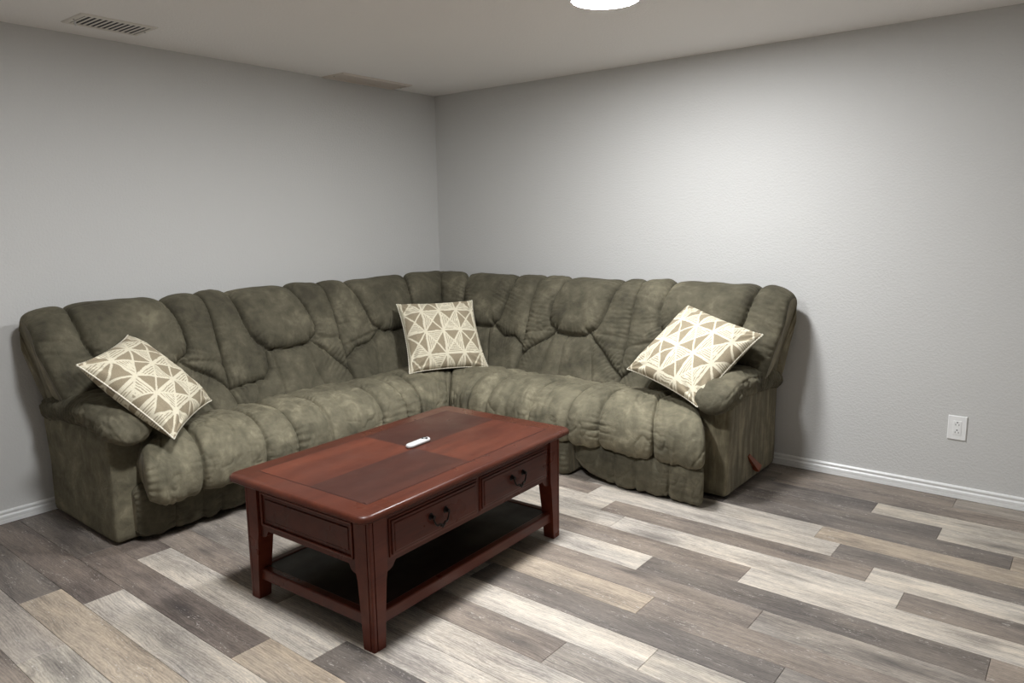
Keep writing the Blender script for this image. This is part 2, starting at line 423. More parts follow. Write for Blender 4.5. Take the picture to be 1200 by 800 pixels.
def gridmesh(name, P, mask, flip, mat, parent, cap=False):
    """P (ns, na, 3); mask (ns-1, na-1) faces kept"""
    ns, na = P.shape[:2]
    idx = np.arange(ns*na).reshape(ns, na)
    q = np.stack([idx[:-1, :-1], idx[1:, :-1], idx[1:, 1:], idx[:-1, 1:]], -1)[mask]
    if flip: q = q[:, ::-1]
    used = np.unique(q); re = np.full(ns*na, -1); re[used] = np.arange(len(used))
    V = P.reshape(-1, 3)[used]; F = re[q]
    faces = F.tolist()
    if cap:
        e0 = re[idx[0, :]].tolist(); e1 = re[idx[-1, :]].tolist()
        faces += [e0 if not flip else e0[::-1], e1[::-1] if not flip else e1]
    me = bpy.data.meshes.new(name); me.from_pydata(V.tolist(), [], faces); me.update()
    o = link(name, me, mat, parent, True); return o

def puff(D, R): return np.sqrt(np.clip(1-(1-np.clip(D/R, 0, 1))**2, 0, 1))

BACKPROF = [(.50, .33), (.455, .42), (.405, .52), (.365, .62), (.335, .70), (.30, .79), (.265, .865), (.215, .915), (.15, .93), (.09, .905), (.055, .84), (.045, .6), (.045, .12)]
def back_section(mp, s_of, flip, seed, hl, hr, zb=.655, zl=.50, zr=.50, round_l=False, fold_l=None, fold_r=None, tucks=(.32, .68), edge0=.07, edge1=.07, flare=None, width=.73, headA=.05, oft=0):
    """s_of(u, d, z) -> s;  hl/hr: head panel edges as [(z, u)...] from top down"""
    na, ns = 250, int(width/.0045)
    prof, a = spline(BACKPROF, na)
    tan = np.gradient(prof, axis=0); tan /= np.linalg.norm(tan, axis=1)[:, None]
    nor = np.stack([tan[:, 1], -tan[:, 0]], 1)            # outward (towards the room / up)
    if nor[20, 0] < 0: nor = -nor
    itop = int(np.argmax(prof[:, 1])); a_of_z = lambda z: float(np.interp(z, prof[:itop, 1], a[:itop]))
    u = np.linspace(0, 1, ns); U, A = np.meshgrid(u, a, indexing='ij'); S = U*width
    W = width
    a_end = a[itop]+.14
    def zs(pts): return [(uu*W, a_of_z(z)) for z, uu in pts]
    L = [(hl[0][1]*W, a_end)]+zs(hl); Rr = [(hr[0][1]*W, a_end)]+zs(hr)
    ab = a_of_z(zb); uL, uR = hl[-1][1], hr[-1][1]
    mid = [((uL+(uR-uL)*t)*W, ab-.012*math.sin(PI*t)) for t in (.08, .25, .5, .75, .92)]
    head = L+mid+Rr[::-1]
    if round_l: dl = [((uL+.01)*W, a_of_z(zb+.015)), (uL*W*.97, a_of_z(zl+.05)), (uL*W*.80, a_of_z(zl+.012)), (0, a_of_z(zl-.005))]
    else: dl = [((uL+.01)*W, a_of_z(zb+.02)), (uL*W*.66, a_of_z(zb-.055)), (uL*W*.30, a_of_z(zl+.055)), (0, a_of_z(zl))]
    dr = [((uR-.01)*W, a_of_z(zb+.02)), (W*(1-(1-uR)*.66), a_of_z(zb-.055)), (W*(1-(1-uR)*.30), a_of_z(zr+.055)), (W, a_of_z(zr))]
    seams = [head, dl, dr]
    D, T = seamfield(S, A, seams)
    De = np.minimum(S, W-S)
    hm = inpoly(S, A, head)
    zline = np.interp(U[:, 0]*W, [p[0] for p in dl[::-1]]+[p[0] for p in dr], [p[1] for p in dl[::-1]]+[p[1] for p in dr])[:, None]
    lum = (~hm) & (A < zline); bol = (~hm) & (~lum)
    fade = np.clip((a_end-A)/.10, 0, 1)
    amp = np.where(hm, headA, np.where(bol, .036, .040))
    rad = np.where(hm, .10, np.where(bol, .075, .085))
    h = amp*(puff(D, rad))*np.where(A > a_end-.10, .25+.75*fade, 1)
    h = np.where(A > a_end, .25*amp*np.exp(-(A-a_end)/.1), h)
    crown = np.exp(-((A-a[itop])/.075)**2)
    h = h*(1-crown*np.where(hm, .42, .05))
    # section edges: rounded drop
    e = puff(S, edge0)*1.0; e1_ = puff(W-S, edge1)
    h = h-((1-e)*min(edge0, .10)*.62*(1-.45*crown*(edge0 < .1))+(1-e1_)*min(edge1, .10)*.62*(1-.45*crown*(edge1 < .1)))
    h = h-.012*np.exp(-D/.0065)*(A < a_end-.03)
    # pinch: lumbar starts recessed under the head puff
    h = h-np.where(lum & (A > ab-.10) & (U > uL*.7) & (U < 1-(1-uR)*.7), .020*np.exp(-D/.035), .004*np.exp(-D/.02))
    # gathers perpendicular to the seams
    gate = np.clip(vnoise(T*9, T*0+seed, seed)*1.9-.55, 0, 1)
    wl = .019+.010*vnoise(T*5, T*0+3, seed+2)
    gath = .5-1.5*np.exp(-np.abs(np.sin(PI*T/.024+2.5*vnoise(T*16, D*10, seed+5)))/.28)
    h = h+.0125*(.3+gate)*np.exp(-D/(.028+.05*vnoise(T*22, T*0, seed+6)))*gath*np.clip(D/.008, 0, 1)
    gate2 = np.clip(vnoise(A*7, A*0+seed, seed+9)*1.8-.6, 0, 1)
    ga2 = .5-1.5*np.exp(-np.abs(np.sin(PI*A/.027+2.5*vnoise(A*12, S*10, seed+8)))/.28)
    h = h+.0115*(.25+gate2)*np.exp(-np.minimum(S, W-S)/(.03+.06*vnoise(A*20, A*0, seed+10)))*ga2*(A < a_end-.1)*np.clip(np.minimum(S, W-S)/.01, 0, 1)
    # soft folds running from the head cushion's lower corners to the section edges
    for side_, zf in ((0, fold_l), (1, fold_r)):
        if zf is None: continue
        ux = (U/uL) if side_ == 0 else ((1-U)/(1-uR))
        af = a_of_z(zb+.01)*np.clip(ux, 0, 1)+a_of_z(zf)*(1-np.clip(ux, 0, 1))
        h = h-.015*np.exp(-np.abs(A-af)/.010)*np.clip((1.03-ux)/.06, 0, 1)*bol
    # lumbar tucks fanning down
    for k, tu in enumerate(tucks):
        x = (tu+(tu-.5)*.35*np.clip((ab-A)/.25, 0, 1.2))*W+.012*np.sin(A*11+k)
        dd = np.abs(S-x); m = lum*np.clip((ab-A)/.03, 0, 1)
        h = h-.018*m*np.exp(-dd/.009)
    h = h+np.where(lum, .006*(fbm((S-W/2)/(0.07+.10*np.clip(ab-A, 0, 1)), A*2.0, seed+4)-.5)*2, 0)
    # bolster cross wrinkles and broad softness
    h = h+np.where(bol, .007*(fbm(S*4, A*26+S*8, seed+20, 3)-.5)*2, 0)
    h = h+.011*(fbm(S*6, A*6, seed+30, 3)-.5)*2
    Dd = prof[:, 0][None]+nor[:, 0][None]*h; Z = prof[:, 1][None]+nor[:, 1][None]*h
    Dd = np.maximum(Dd, .035)
    Z = Z+oft
    Ss = s_of(U, Dd, Z)
    P = mp(Ss, Dd, Z)
    sh = hm[:-1, :-1]; rear = A[:-1, :-1] > a_end+.02
    core = gridmesh('backrest', P, rear, flip, M['fabric_side'], sofa)
    core_cap = None
    gridmesh('headrest_cushion', P, hm[:-1, :-1] & ~rear, flip, M['fabric'], core)
    bl = bol[:-1, :-1] & ~rear
    gridmesh('side_bolster', P, bl & (U[:-1, :-1] < .5), flip, M['fabric'], core)
    gridmesh('side_bolster', P, bl & (U[:-1, :-1] >= .5), flip, M['fabric'], core)
    gridmesh('lumbar_cushion', P, lum[:-1, :-1] & ~rear, flip, M['fabric'], core)
    # closing side walls, part of the back
    for ui, fl in ((0, 1), (-1, 0)):
        ring = P[ui]; c = ring[itop//2:].mean(0)
        V = np.vstack([ring, [c]]).tolist(); nn = len(ring)
        F = [[i, i+1, nn] for i in range(nn-1)]+[[nn-1, 0, nn]]
        me = bpy.data.meshes.new('side_panel'); me.from_pydata(V, [], F); link('side_panel', me, M['fabric_side'], core, True)
    return core

def sr(s0, s1):      # straight section
    return lambda u, d, z: s0+(s1-s0)*u
HL = [(.905, .21), (.80, .225), (.73, .25), (.69, .285), (.668, .33)]
HR = [(.905, .76), (.80, .80), (.73, .80), (.69, .775), (.668, .72)]
# left run: s = y rising towards the corner
def s1_left(u, d, z):                      # outer end leans outward with height
    out = -2.555-.06*np.clip((z-.40)/.10, 0, 1)-.085*np.clip((z-.45)/.33, 0, 1)
    return out+(-1.925-out)*u
back_section(MAPL, s1_left, False, 1, HL, HR, width=.77, edge0=.16, edge1=.06, headA=.055, tucks=(.30, .52, .72), fold_r=.62)
back_section(MAPL, sr(-1.925, -1.195), False, 2, HL, [(.905, .72), (.80, .78), (.73, .80), (.69, .775), (.668, .73)], width=.73, edge0=.06, edge1=.06, zl=.50, zr=.47, tucks=(.24, .40, .66), round_l=True, fold_r=.65)
def mitre(s0, sgn):
    return lambda u, d, z: s0+((sgn*(d-.012))-s0)*u
back_section(MAPL, mitre(-1.195, -1), False, 3, [(.905, .19), (.80, .25), (.73, .28), (.69, .30), (.668, .36)], [(.905, .66), (.80, .68), (.73, .68), (.69, .66), (.668, .62)], width=.90, edge0=.06, edge1=.05, tucks=(.3, .6), zl=.53, fold_l=.60)
# right run: s = x; built from the corner outward (u=0 at the corner)
def mitreR(s1): return lambda u, d, z: (d-.012)+(s1-(d-.012))*u
back_section(MAPR, mitreR(1.055), False, 4, [(.905, .30), (.80, .28), (.73, .28), (.69, .30), (.668, .36)], [(.905, .78), (.80, .74), (.73, .71), (.69, .69), (.668, .64)], width=.85, edge0=.05, edge1=.06, tucks=(.36, .6), zr=.55)
back_section(MAPR, sr(1.055, 1.745), False, 5, [(.905, .26), (.80, .22), (.73, .22), (.69, .25), (.668, .31)], [(.905, .80), (.80, .76), (.73, .73), (.69, .70), (.668, .63)], width=.70, edge0=.06, edge1=.06, zl=.50, zr=.46, tucks=(.30, .45, .70), fold_l=.63, fold_r=.655)
def s5_right(u, d, z):
    out = 2.385+.10*np.clip((z-.38)/.12, 0, 1)+.065*np.clip((z-.45)/.33, 0, 1)
    return 1.745+(out-1.745)*u
back_section(MAPR, s5_right, False, 6, [(.905, .22), (.80, .20), (.73, .22), (.69, .26), (.668, .32)], [(.905, .80), (.80, .775), (.73, .75), (.69, .72), (.668, .66)], width=.80, edge0=.06, edge1=.16, headA=.055, zl=.44, oft=.006, fold_l=.60)

# seats
SEATPROF = [(.38, .335), (.43, .390), (.50, .412), (.60, .420), (.70, .416), (.785, .390), (.842, .335), (.856, .270), (.842, .215), (.79, .195), (.68, .19)]
def seat(mp, s_of, W, seed, ch, flip=False, prof_=SEATPROF, edge0=.05, edge1=.05, A0=.026, name='seat_cushion', mat='fabric_lit', drop=.03, drop0=None, drop1=None):
    na, ns = 170, int(W/.0048)
    prof, a = spline(prof_, na); tan = np.gradient(prof, axis=0); tan /= np.linalg.norm(tan, axis=1)[:, None]
    nor = np.stack([-tan[:, 1], tan[:, 0]], 1)
    S_, A = np.meshgrid(np.linspace(0, W, ns), a, indexing='ij'); U = S_/W
    lines = []
    aF = a[-1]
    for (c0, bend) in ch:      # a channel runs from the front bottom up and over, bending at the back
        pts = []
        for t in np.linspace(0, 1, 14):
            aa = aF*(1-.78*t); pts.append((c0*W+bend*max(0, t-.45)**1.6, aa))
        lines.append(pts)
    lines.append([(-5, -5), (-5.1, -5)])
    D, T = seamfield(S_, A, lines)
    R = .06
    back = np.clip((A-.10)/.22, 0, 1)
    h = A0*puff(D, R)*(.25+.75*back)+A0*.6*(1-back)
    h = h*(1-.7*np.clip(1-(aF-A)/.16, 0, 1))
    h = h-(1-puff(S_, edge0))*(drop if drop0 is None else drop0)-(1-puff(W-S_, edge1))*(drop if drop1 is None else drop1)
    gate = np.clip(vnoise(T*8, T*0, seed)*2-.7, 0, 1)
    h = h+.009*(.2+gate)*np.exp(-D/(.02+.05*vnoise(T*20, T*0, seed+12)))*(.5-1.5*np.exp(-np.abs(np.sin(PI*T/.027+2.5*vnoise(T*14, D*10, seed+1)))/.28))*back*np.clip(D/.008, 0, 1)
    h = h-.54*A0*np.exp(-D/.006)*np.clip((A-.10)/.1, 0, 1)
    De = np.minimum(S_, W-S_)
    h = h+.005*np.clip(vnoise(A*7, A*0+1, seed+2)*2-.7, 0, 1)*np.exp(-De/.05)*np.sin(2*PI*A/.028+4*vnoise(A*14, De*14, seed+3))
    h = h+.012*(fbm(S_*6, A*5, seed+6, 4)-.5)*2+.009*(fbm(S_*26, A*5+S_*6, seed+7, 3)-.5)*2-.006*np.exp(-np.abs(fbm(S_*9+A*3, A*7, seed+13, 3)-.5)/.02)*back
    Dd = prof[:, 0][None]+nor[:, 0][None]*h; Z = prof[:, 1][None]+nor[:, 1][None]*h
    P = mp(s_of(U, Dd, Z), Dd, Z)
    o = gridmesh(name, P, np.ones((ns-1, na-1), bool), flip, M[mat], sofa)
    # close both ends
    for ui in (0, -1):
        ring = P[ui]; V = ring.tolist()+[ring.mean(0).tolist()]; nn = len(ring)
        F = [[i, i+1, nn] for i in range(nn-1)]+[[nn-1, 0, nn]]
        me = bpy.data.meshes.new('side_panel'); me.from_pydata(V, [], F); link('side_panel', me, M['fabric_side'], o, True)
    return o
def seat_end_l(u, d, z):
    o = -2.49-.34*np.clip(d-.655, 0, .25); return o+(-1.86-o)*u
def seat_end_r(u, d, z):
    o = 2.285+.70*np.clip(d-.655, 0, .25); return 1.685+(o-1.685)*u
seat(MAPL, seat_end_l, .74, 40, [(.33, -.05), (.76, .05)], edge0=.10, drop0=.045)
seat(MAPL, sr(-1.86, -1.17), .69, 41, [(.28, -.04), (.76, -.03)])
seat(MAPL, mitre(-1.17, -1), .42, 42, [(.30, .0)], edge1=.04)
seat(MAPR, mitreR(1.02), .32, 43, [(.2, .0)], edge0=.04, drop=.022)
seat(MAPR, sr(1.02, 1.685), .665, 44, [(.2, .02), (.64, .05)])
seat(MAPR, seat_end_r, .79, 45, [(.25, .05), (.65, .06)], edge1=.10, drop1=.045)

# front panels / closed footrests below the seats
LOWL = [(.60, .235), (.69, .235), (.72, .20), (.728, .14), (.722, .07), (.70, .022), (.56, .02)]
LOWR = [(.62, .215), (.77, .205), (.825, .18), (.838, .12), (.83, .055), (.80, .016), (.62, .014)]
def low(s0, s1, mp, W, seed, pf, ch, lift=None, A0=.012, e0=.04, e1=.04, name='footrest', d0=None, d1=None, s_of_=None):
    def mp2(s, d, z):
        if lift is None: return mp(s, d, z)
        l0, l1, am = lift; k = np.clip(1-np.abs(s-l0)/l1, 0, 1)**2*am
        zz = .215-(.215-z)*(1-k/.19); return mp(s, d-k*.5, zz)
    return seat(mp2, s_of_ or sr(s0, s1), W, seed, ch, prof_=pf, A0=A0, edge0=e0, edge1=e1, name=name, mat='fabric', drop=.015, drop0=d0, drop1=d1)
low(-2.545, -1.86, MAPL, .685, 60, LOWL, [(.22, 0), (.4, 0), (.53, 0), (.75, 0)], name='front_panel', e0=.07, d0=.035)
low(-1.86, -1.17, MAPL, .69, 61, LOWL, [(.2, 0), (.5, 0), (.75, 0)], name='front_panel')
low(-1.17, -.70, MAPL, .47, 62, LOWL, [(.5, 0)], name='front_panel')
low(.70, 1.02, MAPR, .32, 63, LOWL, [(.5, 0)], name='front_panel')
low(1.02, 1.675, MAPR, .655, 64, LOWR, [(.33, 0), (.66, 0)])
low(1.685, 2.455, MAPR, .77, 65, LOWR, [(.36, 0), (.52, 0), (.76, 0)], lift=(1.685, .30, .075), e0=.07, e1=.05, d1=.02, s_of_=seat_end_r)

# arms
def arm_pad(mp, sc_, flip, seed, zup=0):
    path, a = spline([(.06, .475), (.20, .505), (.40, .525), (.55, .53), (.66, .515), (.735, .475), (.765, .425)], 120)
    n = 84; L = a[-1]
    tan = np.gradient(path, axis=0); tan /= np.linalg.norm(tan, axis=1)[:, None]; nor = np.stack([-tan[:, 1], tan[:, 0]], 1)
    nor = np.where(nor[:, 1:2] < 0, -nor, nor)
    t = a/L
    endr = np.sqrt(np.clip(1-(np.clip((t-.86)/.14, 0, 1))**2, .0, 1))*np.sqrt(np.clip(1-(np.clip((.08-t)/.08, 0, 1))**2, 0, 1)*.6+.4)
    hw = (.098+.010*np.sin(t*PI))*np.clip(endr, .02, 1); hh = .058*np.clip(endr, .02, 1)*(1+.15*np.sin(t*PI))
    th = np.linspace(0, 2*PI, n+1)[:-1]
    A_, TH = np.meshgrid(a, th, indexing='ij')
    ct, st = np.cos(TH), np.sin(TH); p = .78
    cx = np.sign(ct)*np.abs(ct)**p; cz = np.sign(st)*np.abs(st)**p
    w = np.maximum(0, np.exp(-((np.abs(ct)-1)/.5)**2))
    dis = .0085*(.4-1.4*np.exp(-np.abs(np.sin(PI*A_/.030+TH*1.1+3*vnoise(A_*10, TH*1.5, seed)))/.3))*(.25+np.clip(vnoise(A_*7, TH, seed+1)*2-.5, 0, 1))*(.35+w*np.where(st < .3, .9, .45))
    dis = dis+.013*(fbm(A_*14, TH*1.6+9, seed+2)-.5)*2-.008*np.exp(-np.abs(fbm(A_*9, TH*1.3+4, seed+7, 3)-.5)/.025)
    sm = np.minimum(1, endr)[:, None]
    s = sc_+(hw[:, None]*cx+dis*ct*sm); o = hh[:, None]*cz+dis*st*sm
    d = path[:, 0][:, None]+nor[:, 0][:, None]*o; z = path[:, 1][:, None]+nor[:, 1][:, None]*o+zup
    P = mp(s, d, z); P = np.concatenate([P, P[:, :1]], 1)
    me_o = gridmesh('arm_pad', P, np.ones((P.shape[0]-1, P.shape[1]-1), bool), flip, M['fabric'], None)
    return me_o
def arm(side):
    if side == 'L': mp, s0, s1, sc_ = MAPL, -2.622, -2.49, -2.555
    else: mp, s0, s1, sc_ = MAPR, 2.285, 2.450, 2.395
    bm = bmesh.new(); box(bm, 0, 1, 0, 1, 0, 1)
    bmesh.ops.subdivide_edges(bm, edges=bm.edges[:], cuts=1)
    bm.free()
    # rounded upholstered slab: super-ellipse loops along z
    bm = bmesh.new(); loops = []
    for z, ins in [(.015, .010), (.021, .003), (.04, .0), (.14, .0), (.24, .002), (.34, .0), (.42, -.002), (.47, .0), (.495, .012), (.505, .04)]:
        L = []
        m = 40; d0, d1 = .03+ins, .668-ins*.7
        for i in range(m*4):
            a = 2*PI*i/(m*4); c, s = math.cos(a), math.sin(a); e = .09
            c2 = math.copysign(abs(c)**e, c); s2 = math.copysign(abs(s)**(e*1.2), s)
            d = (d0+d1)/2+(d1-d0)/2*c2; ss = (s0+s1)/2+((s1-s0)/2-ins)*s2
            ss += .003*math.sin(d*9+z*7)
            p = mp(np.array(ss), np.array(d), np.array(z)); L.append(tuple(float(v) for v in p))
        loops.append(L)
    loft(bm, loops)
    o = obj('arm', bm, M['fabric_side' if side == 'R' else 'fabric_lit'], sofa, angle=50)  # left arm takes the lightened suede to offset its weak lighting
    pad = arm_pad(mp, sc_, side != 'L', 80 if side == 'L' else 81, .012 if side == 'L' else 0)
    pad.parent = o
    return o
arm('L'); armR = arm('R')
# hidden dark frame and glides
bxo('base_frame', M['black'], sofa, .06, .64, -2.48, -.08, .03, .33)
bxo('base_frame', M['black'], sofa, .64, 2.32, -.66, -.08, .03, .33)
for x, y in ((.12, -2.44), (.6, -2.44), (.12, -1.5), (.6, -1.5), (.12, -.15), (1.3, -.6), (1.3, -.12), (2.28, -.6), (2.28, -.12)):
    bm = bmesh.new(); cyl(bm, (x, y, 0), (.028), .03, 'z', 16, .034); obj('glide_foot', bm, M['black'], sofa)
# recliner lever on the right arm
bm = bmesh.new()
ring = [(-.014, -.004), (.014, -.004), (.016, .005), (-.012, .007)]
loft(bm, [[(2.446+.022*t+q[1]*(1+.8*t), -.405+.085*t+q[0]*(.8+.7*t), .150-.088*t+(.010 if k in (1, 2) else -.006)*(t+.4)) for k, q in enumerate(ring)] for t in np.linspace(0, 1, 7)])
lev = obj('recliner_lever', bm, M['lever_wood'], armR, angle=40)
bm = bmesh.new(); cyl(bm, (2.438, -.335, .068), .011, .026, 'x', 16); obj('lever_pivot', bm, M['lever_wood'], armR)

# ------------------------------------------------------------------ pillows
CREAM = np.array(srgb(214, 206, 184)[:3]); TAUPE = np.array(srgb(150, 138, 116)[:3])
def weave(u, v, seed):
    """u, v in metres on the cover; returns colour (n, 3)"""
    w, h = .104, .073
    u = u+.004*(vnoise(u*30, v*30, seed)-.5); v = v+.004*(vnoise(u*30+50, v*30, seed)-.5)
    p = u/w+v/(2*h); q = u/w-v/(2*h)           # diamond coordinates
    i = np.floor(p); j = np.floor(q); fp = p-i; fq = q-j
    row = (i-j).astype(int)                     # rows of diamonds
    lx = ((fp+fq)-1)*w/2; ly = (fp-fq)*h        # local coords inside the diamond: |lx|/(w/2)+|ly|/h<=1
    de = (1-(np.abs(lx)/(w/2)+np.abs(ly)/h))*(1/np.hypot(2/w, 1/h))
    horiz = (row % 2 == 0)                      # divided by a horizontal or a vertical line
    hsh = ((i*7+j*13+seed*5) % 3).astype(int)
    side = np.where(horiz, ly > 0, lx > 0); solid = np.where(hsh == 1, side, ~side); solid = solid | ((hsh == 2) & ~horiz & ((i+j) % 5 == 0))
    ds = np.where(horiz, np.abs(ly), np.abs(lx))
    line = np.minimum(de, ds)
    lw = .0034+.0016*vnoise(u*60, v*60, seed+3)
    per = .0098; cc = np.where(horiz, ly, lx)
    hatch = (np.mod(cc+.0012*vnoise(u*70, v*70, seed+4), per)/per) < .42
    hatch &= vnoise(u*np.where(horiz, 30, 140), v*np.where(horiz, 140, 30), seed+6) > .2
    t = np.where(solid, 1.0, np.where(hatch, .85, .0)); t = np.where(line < lw, 0, t)
    edge = 0
    t = np.clip(t, 0, 1)[:, None]
    return CREAM*(1-t)+TAUPE*t
def pillow(name, label, c, Mx, side, seed, off=(0, 0), T=.082, dent=None, floppy=.0):
    n = 230; g = np.linspace(-1, 1, n); U, V = np.meshgrid(g, g, indexing='ij'); hs = side/2
    px = hs*U*(1-.055*(1-V**2)*np.abs(U)**3+.02*np.abs(U*V)**6); py = hs*V*(1-.055*(1-U**2)*np.abs(V)**3+.02*np.abs(U*V)**6)
    th = T*((1-np.abs(U)**2.6)*(1-np.abs(V)**2.6))**.50
    wr = .006*(fbm(U*4, V*4, seed)-.5)*2*(1-np.maximum(np.abs(U), np.abs(V))**6)
    r = np.hypot(np.abs(U)-1, np.abs(V)-1)
    wr = wr+.004*np.sin(np.arctan2(np.abs(V)-1, np.abs(U)-1)*14)*np.exp(-((r-.35)/.25)**2)*np.clip(th/.02, 0, 1)
    front = np.stack([px, py, th+wr*np.clip(th/.02, 0, 1)], -1); back = np.stack([px, py, -th*.9], -1)
    bend = floppy*(U**2+V**2-.6)
    front[..., 2] -= bend; back[..., 2] -= bend
    if dent:
        for F_ in (front, back): F_[..., 2] -= dent(U, V)
    rim = .0022
    front[..., 2] += rim; back[..., 2] -= rim
    idx = np.arange(n*n).reshape(n, n)
    q = np.stack([idx[:-1, :-1], idx[1:, :-1], idx[1:, 1:], idx[:-1, 1:]], -1).reshape(-1, 4)
    F = np.vstack([q, q[:, ::-1]+n*n])
    bd = np.concatenate([idx[:, 0], idx[-1, 1:], idx[-2::-1, -1], idx[0, -2:0:-1]])
    bf = np.stack([bd, bd+n*n, np.roll(bd, -1)+n*n, np.roll(bd, -1)], -1)
    F = np.vstack([F, bf])
    P = np.concatenate([front.reshape(-1, 3), back.reshape(-1, 3)])
    me = bpy.data.meshes.new(name); me.from_pydata(P.tolist(), [], F.tolist()); me.update()
    uu = np.concatenate([px.ravel(), px.ravel()])+off[0]; vv = np.concatenate([py.ravel(), py.ravel()])+off[1]
    col = weave(uu, vv, seed); col = np.concatenate([col, np.ones((len(col), 1))], 1)
    ca = me.color_attributes.new('weave', 'FLOAT_COLOR', 'POINT'); ca.data.foreach_set('color', col.ravel().astype(np.float32))
    o = link(name, me, M['pillow'], None, True)
    Mx = Matrix(Mx)
    o.matrix_world = Matrix.Translation(Vector(c)) @ Mx.to_4x4()
    o['label'] = label; o['category'] = 'throw pillow'; o['group'] = 'cream geometric throw pillows'
    # whipped edge stitching
    bm = bmesh.new(); R = P[bd]*1.0; R[:, 2] = (P[bd][:, 2]+P[bd+n*n][:, 2])/2
    L = np.r_[0, np.cumsum(np.linalg.norm(np.diff(np.vstack([R, R[:1]]), axis=0), axis=1))]
    RR = np.vstack([R, R[:1]]); m = 560; s = np.linspace(0, L[-1], m+1)
    Q = np.stack([np.interp(s, L, RR[:, k]) for k in range(3)], 1)
    rad = [.0034+.0010*math.sin(k*PI/2.0) for k in range(m+1)]
    tube(bm, Q.tolist(), rad, 6)
    e = obj('edge_stitching', bm, simple('cream_cord', srgb(224, 218, 200), .9), o, True)
    return o
pillow('throw_pillow', 'cream and taupe triangle patterned pillow upright in the sofa corner', (.672, -.690, .625),
       [[0.522, -0.538, 0.662], [0.853, 0.331, -0.404], [-0.001, 0.775, 0.632]], .465, 3, (.01, .012))
pillow('throw_pillow', 'cream and taupe patterned pillow tilted against the right arm of the sofa', (2.205, -.545, .657),
       [[0.932, 0.359, -0.043], [-0.292, 0.677, -0.675], [-0.213, 0.642, 0.736]], .464, 5, (.03, .04))
pillow('throw_pillow', 'cream and taupe patterned pillow slumped against the left arm of the sofa', (.618, -2.405, .637),
       [[0.485, -0.669, 0.563], [0.534, 0.737, 0.415], [-0.692, 0.1, 0.715]], .446, 8, (.05, .0))

# ------------------------------------------------------------------ coffee table
TB = thing('coffee_table', 'reddish cherry wood coffee table with two drawers and a lower shelf', 'coffee table', (1.752, -1.972, 0), math.radians(2.2))
HT = .458
def outline(hx, hy, r, z, n=6):
    pts = []
    for cx, cy, a0 in ((hx-r, hy-r, 0), (-hx+r, hy-r, 90), (-hx+r, -hy+r, 180), (hx-r, -hy+r, 270)):
        for k in range(n+1):
            a = math.radians(a0+90*k/n); pts.append((cx+r*math.cos(a), cy+r*math.sin(a), z))
    return pts
bm = bmesh.new(); hx, hy = .345, .572
loft(bm, [outline(hx-.030, hy-.030, .020, HT-.036), outline(hx-.022, hy-.022, .022, HT-.034), outline(hx-.016, hy-.016, .024, HT-.028), outline(hx-.006, hy-.006, .034, HT-.025), outline(hx, hy, .038, HT-.020),
          outline(hx, hy, .038, HT-.011), outline(hx-.002, hy-.002, .038, HT-.006), outline(hx-.006, hy-.006, .036, HT-.0018), outline(hx-.012, hy-.012, .033, HT)])
top = obj('tabletop', bm, M['cherry_top'], TB, angle=30)
fx, fy = .268, .486
bxo('inlay_strip', M['inlay'], top, -fx-.003, fx+.003, -fy-.003, fy+.003, HT-.001, HT+.0003)
for sx, sy, mt in ((-1, -1, 'veneer_a'), (1, 1, 'veneer_b'), (-1, 1, 'veneer_c'), (1, -1, 'veneer_d')):
    x0, x1 = sorted((0.0, sx*fx)); y0, y1 = sorted((0.0, sy*fy))
    bxo('veneer_panel', M[mt], top, x0, x1, y0, y1, HT-.001, HT+.0007)
lx, ly = .313, .523       # outer faces of the legs
def leg(sx, sy):
    bm = bmesh.new(); loops = []
    for z, w in ((0, .046), (.004, .048), (.10, .053), (.22, .062), (.245, .068), (HT-.036, .070)):
        g = .0035; c = .013
        # from the outer corner inward; flutes cut on both faces beside a rounded corner bead
        pr = [(w, 0), (w, w), (0, w), (0, c+g), (g, c+g), (g, c), (.0005, c), (.0012, .0035), (.0035, .0012), (c, .0005), (c, g), (c+g, g), (c+g, 0)]
        loops.append([(sx*(lx-a), sy*(ly-b), z) for a, b in pr])
    loft(bm, loops); lg = obj('leg', bm, M['cherry_frame'], TB, angle=30)
    return lg
for sx in (-1, 1):
    for sy in (-1, 1): leg(sx, sy)
AZ0, AZ1 = .262, HT-.036
def apron(name, along, o0, length, parent):
    """curved-bottom apron board; along 'x' (ends) or 'y' (long sides); o0 outer offset signed"""
    bm = bmesh.new(); n = 60; hl = length/2; pts = []
    for k in range(n+1):
        s = -hl+length*k/n; e = hl-abs(s)
        z = AZ0-.026*(1-min(1, max(0, (e-.010)/.030))**2)**.5 if e < .040 else AZ0
        if e < .010: z = AZ0-.026
        pts.append((s, z))
    sg = math.copysign(1, o0); th = .02
    front = [(p[0], p[1]) for p in pts]+[(hl, AZ1), (-hl, AZ1)]
    def P(s, z, off):
        return (s, off, z) if along == 'x' else (off, s, z)
    loft(bm, [[P(s, z, o0) for s, z in front], [P(s, z, o0-sg*th) for s, z in front]])
    return obj(name, bm, M['cherry_x'] if along == 'x' else M['cherry_y'], parent)
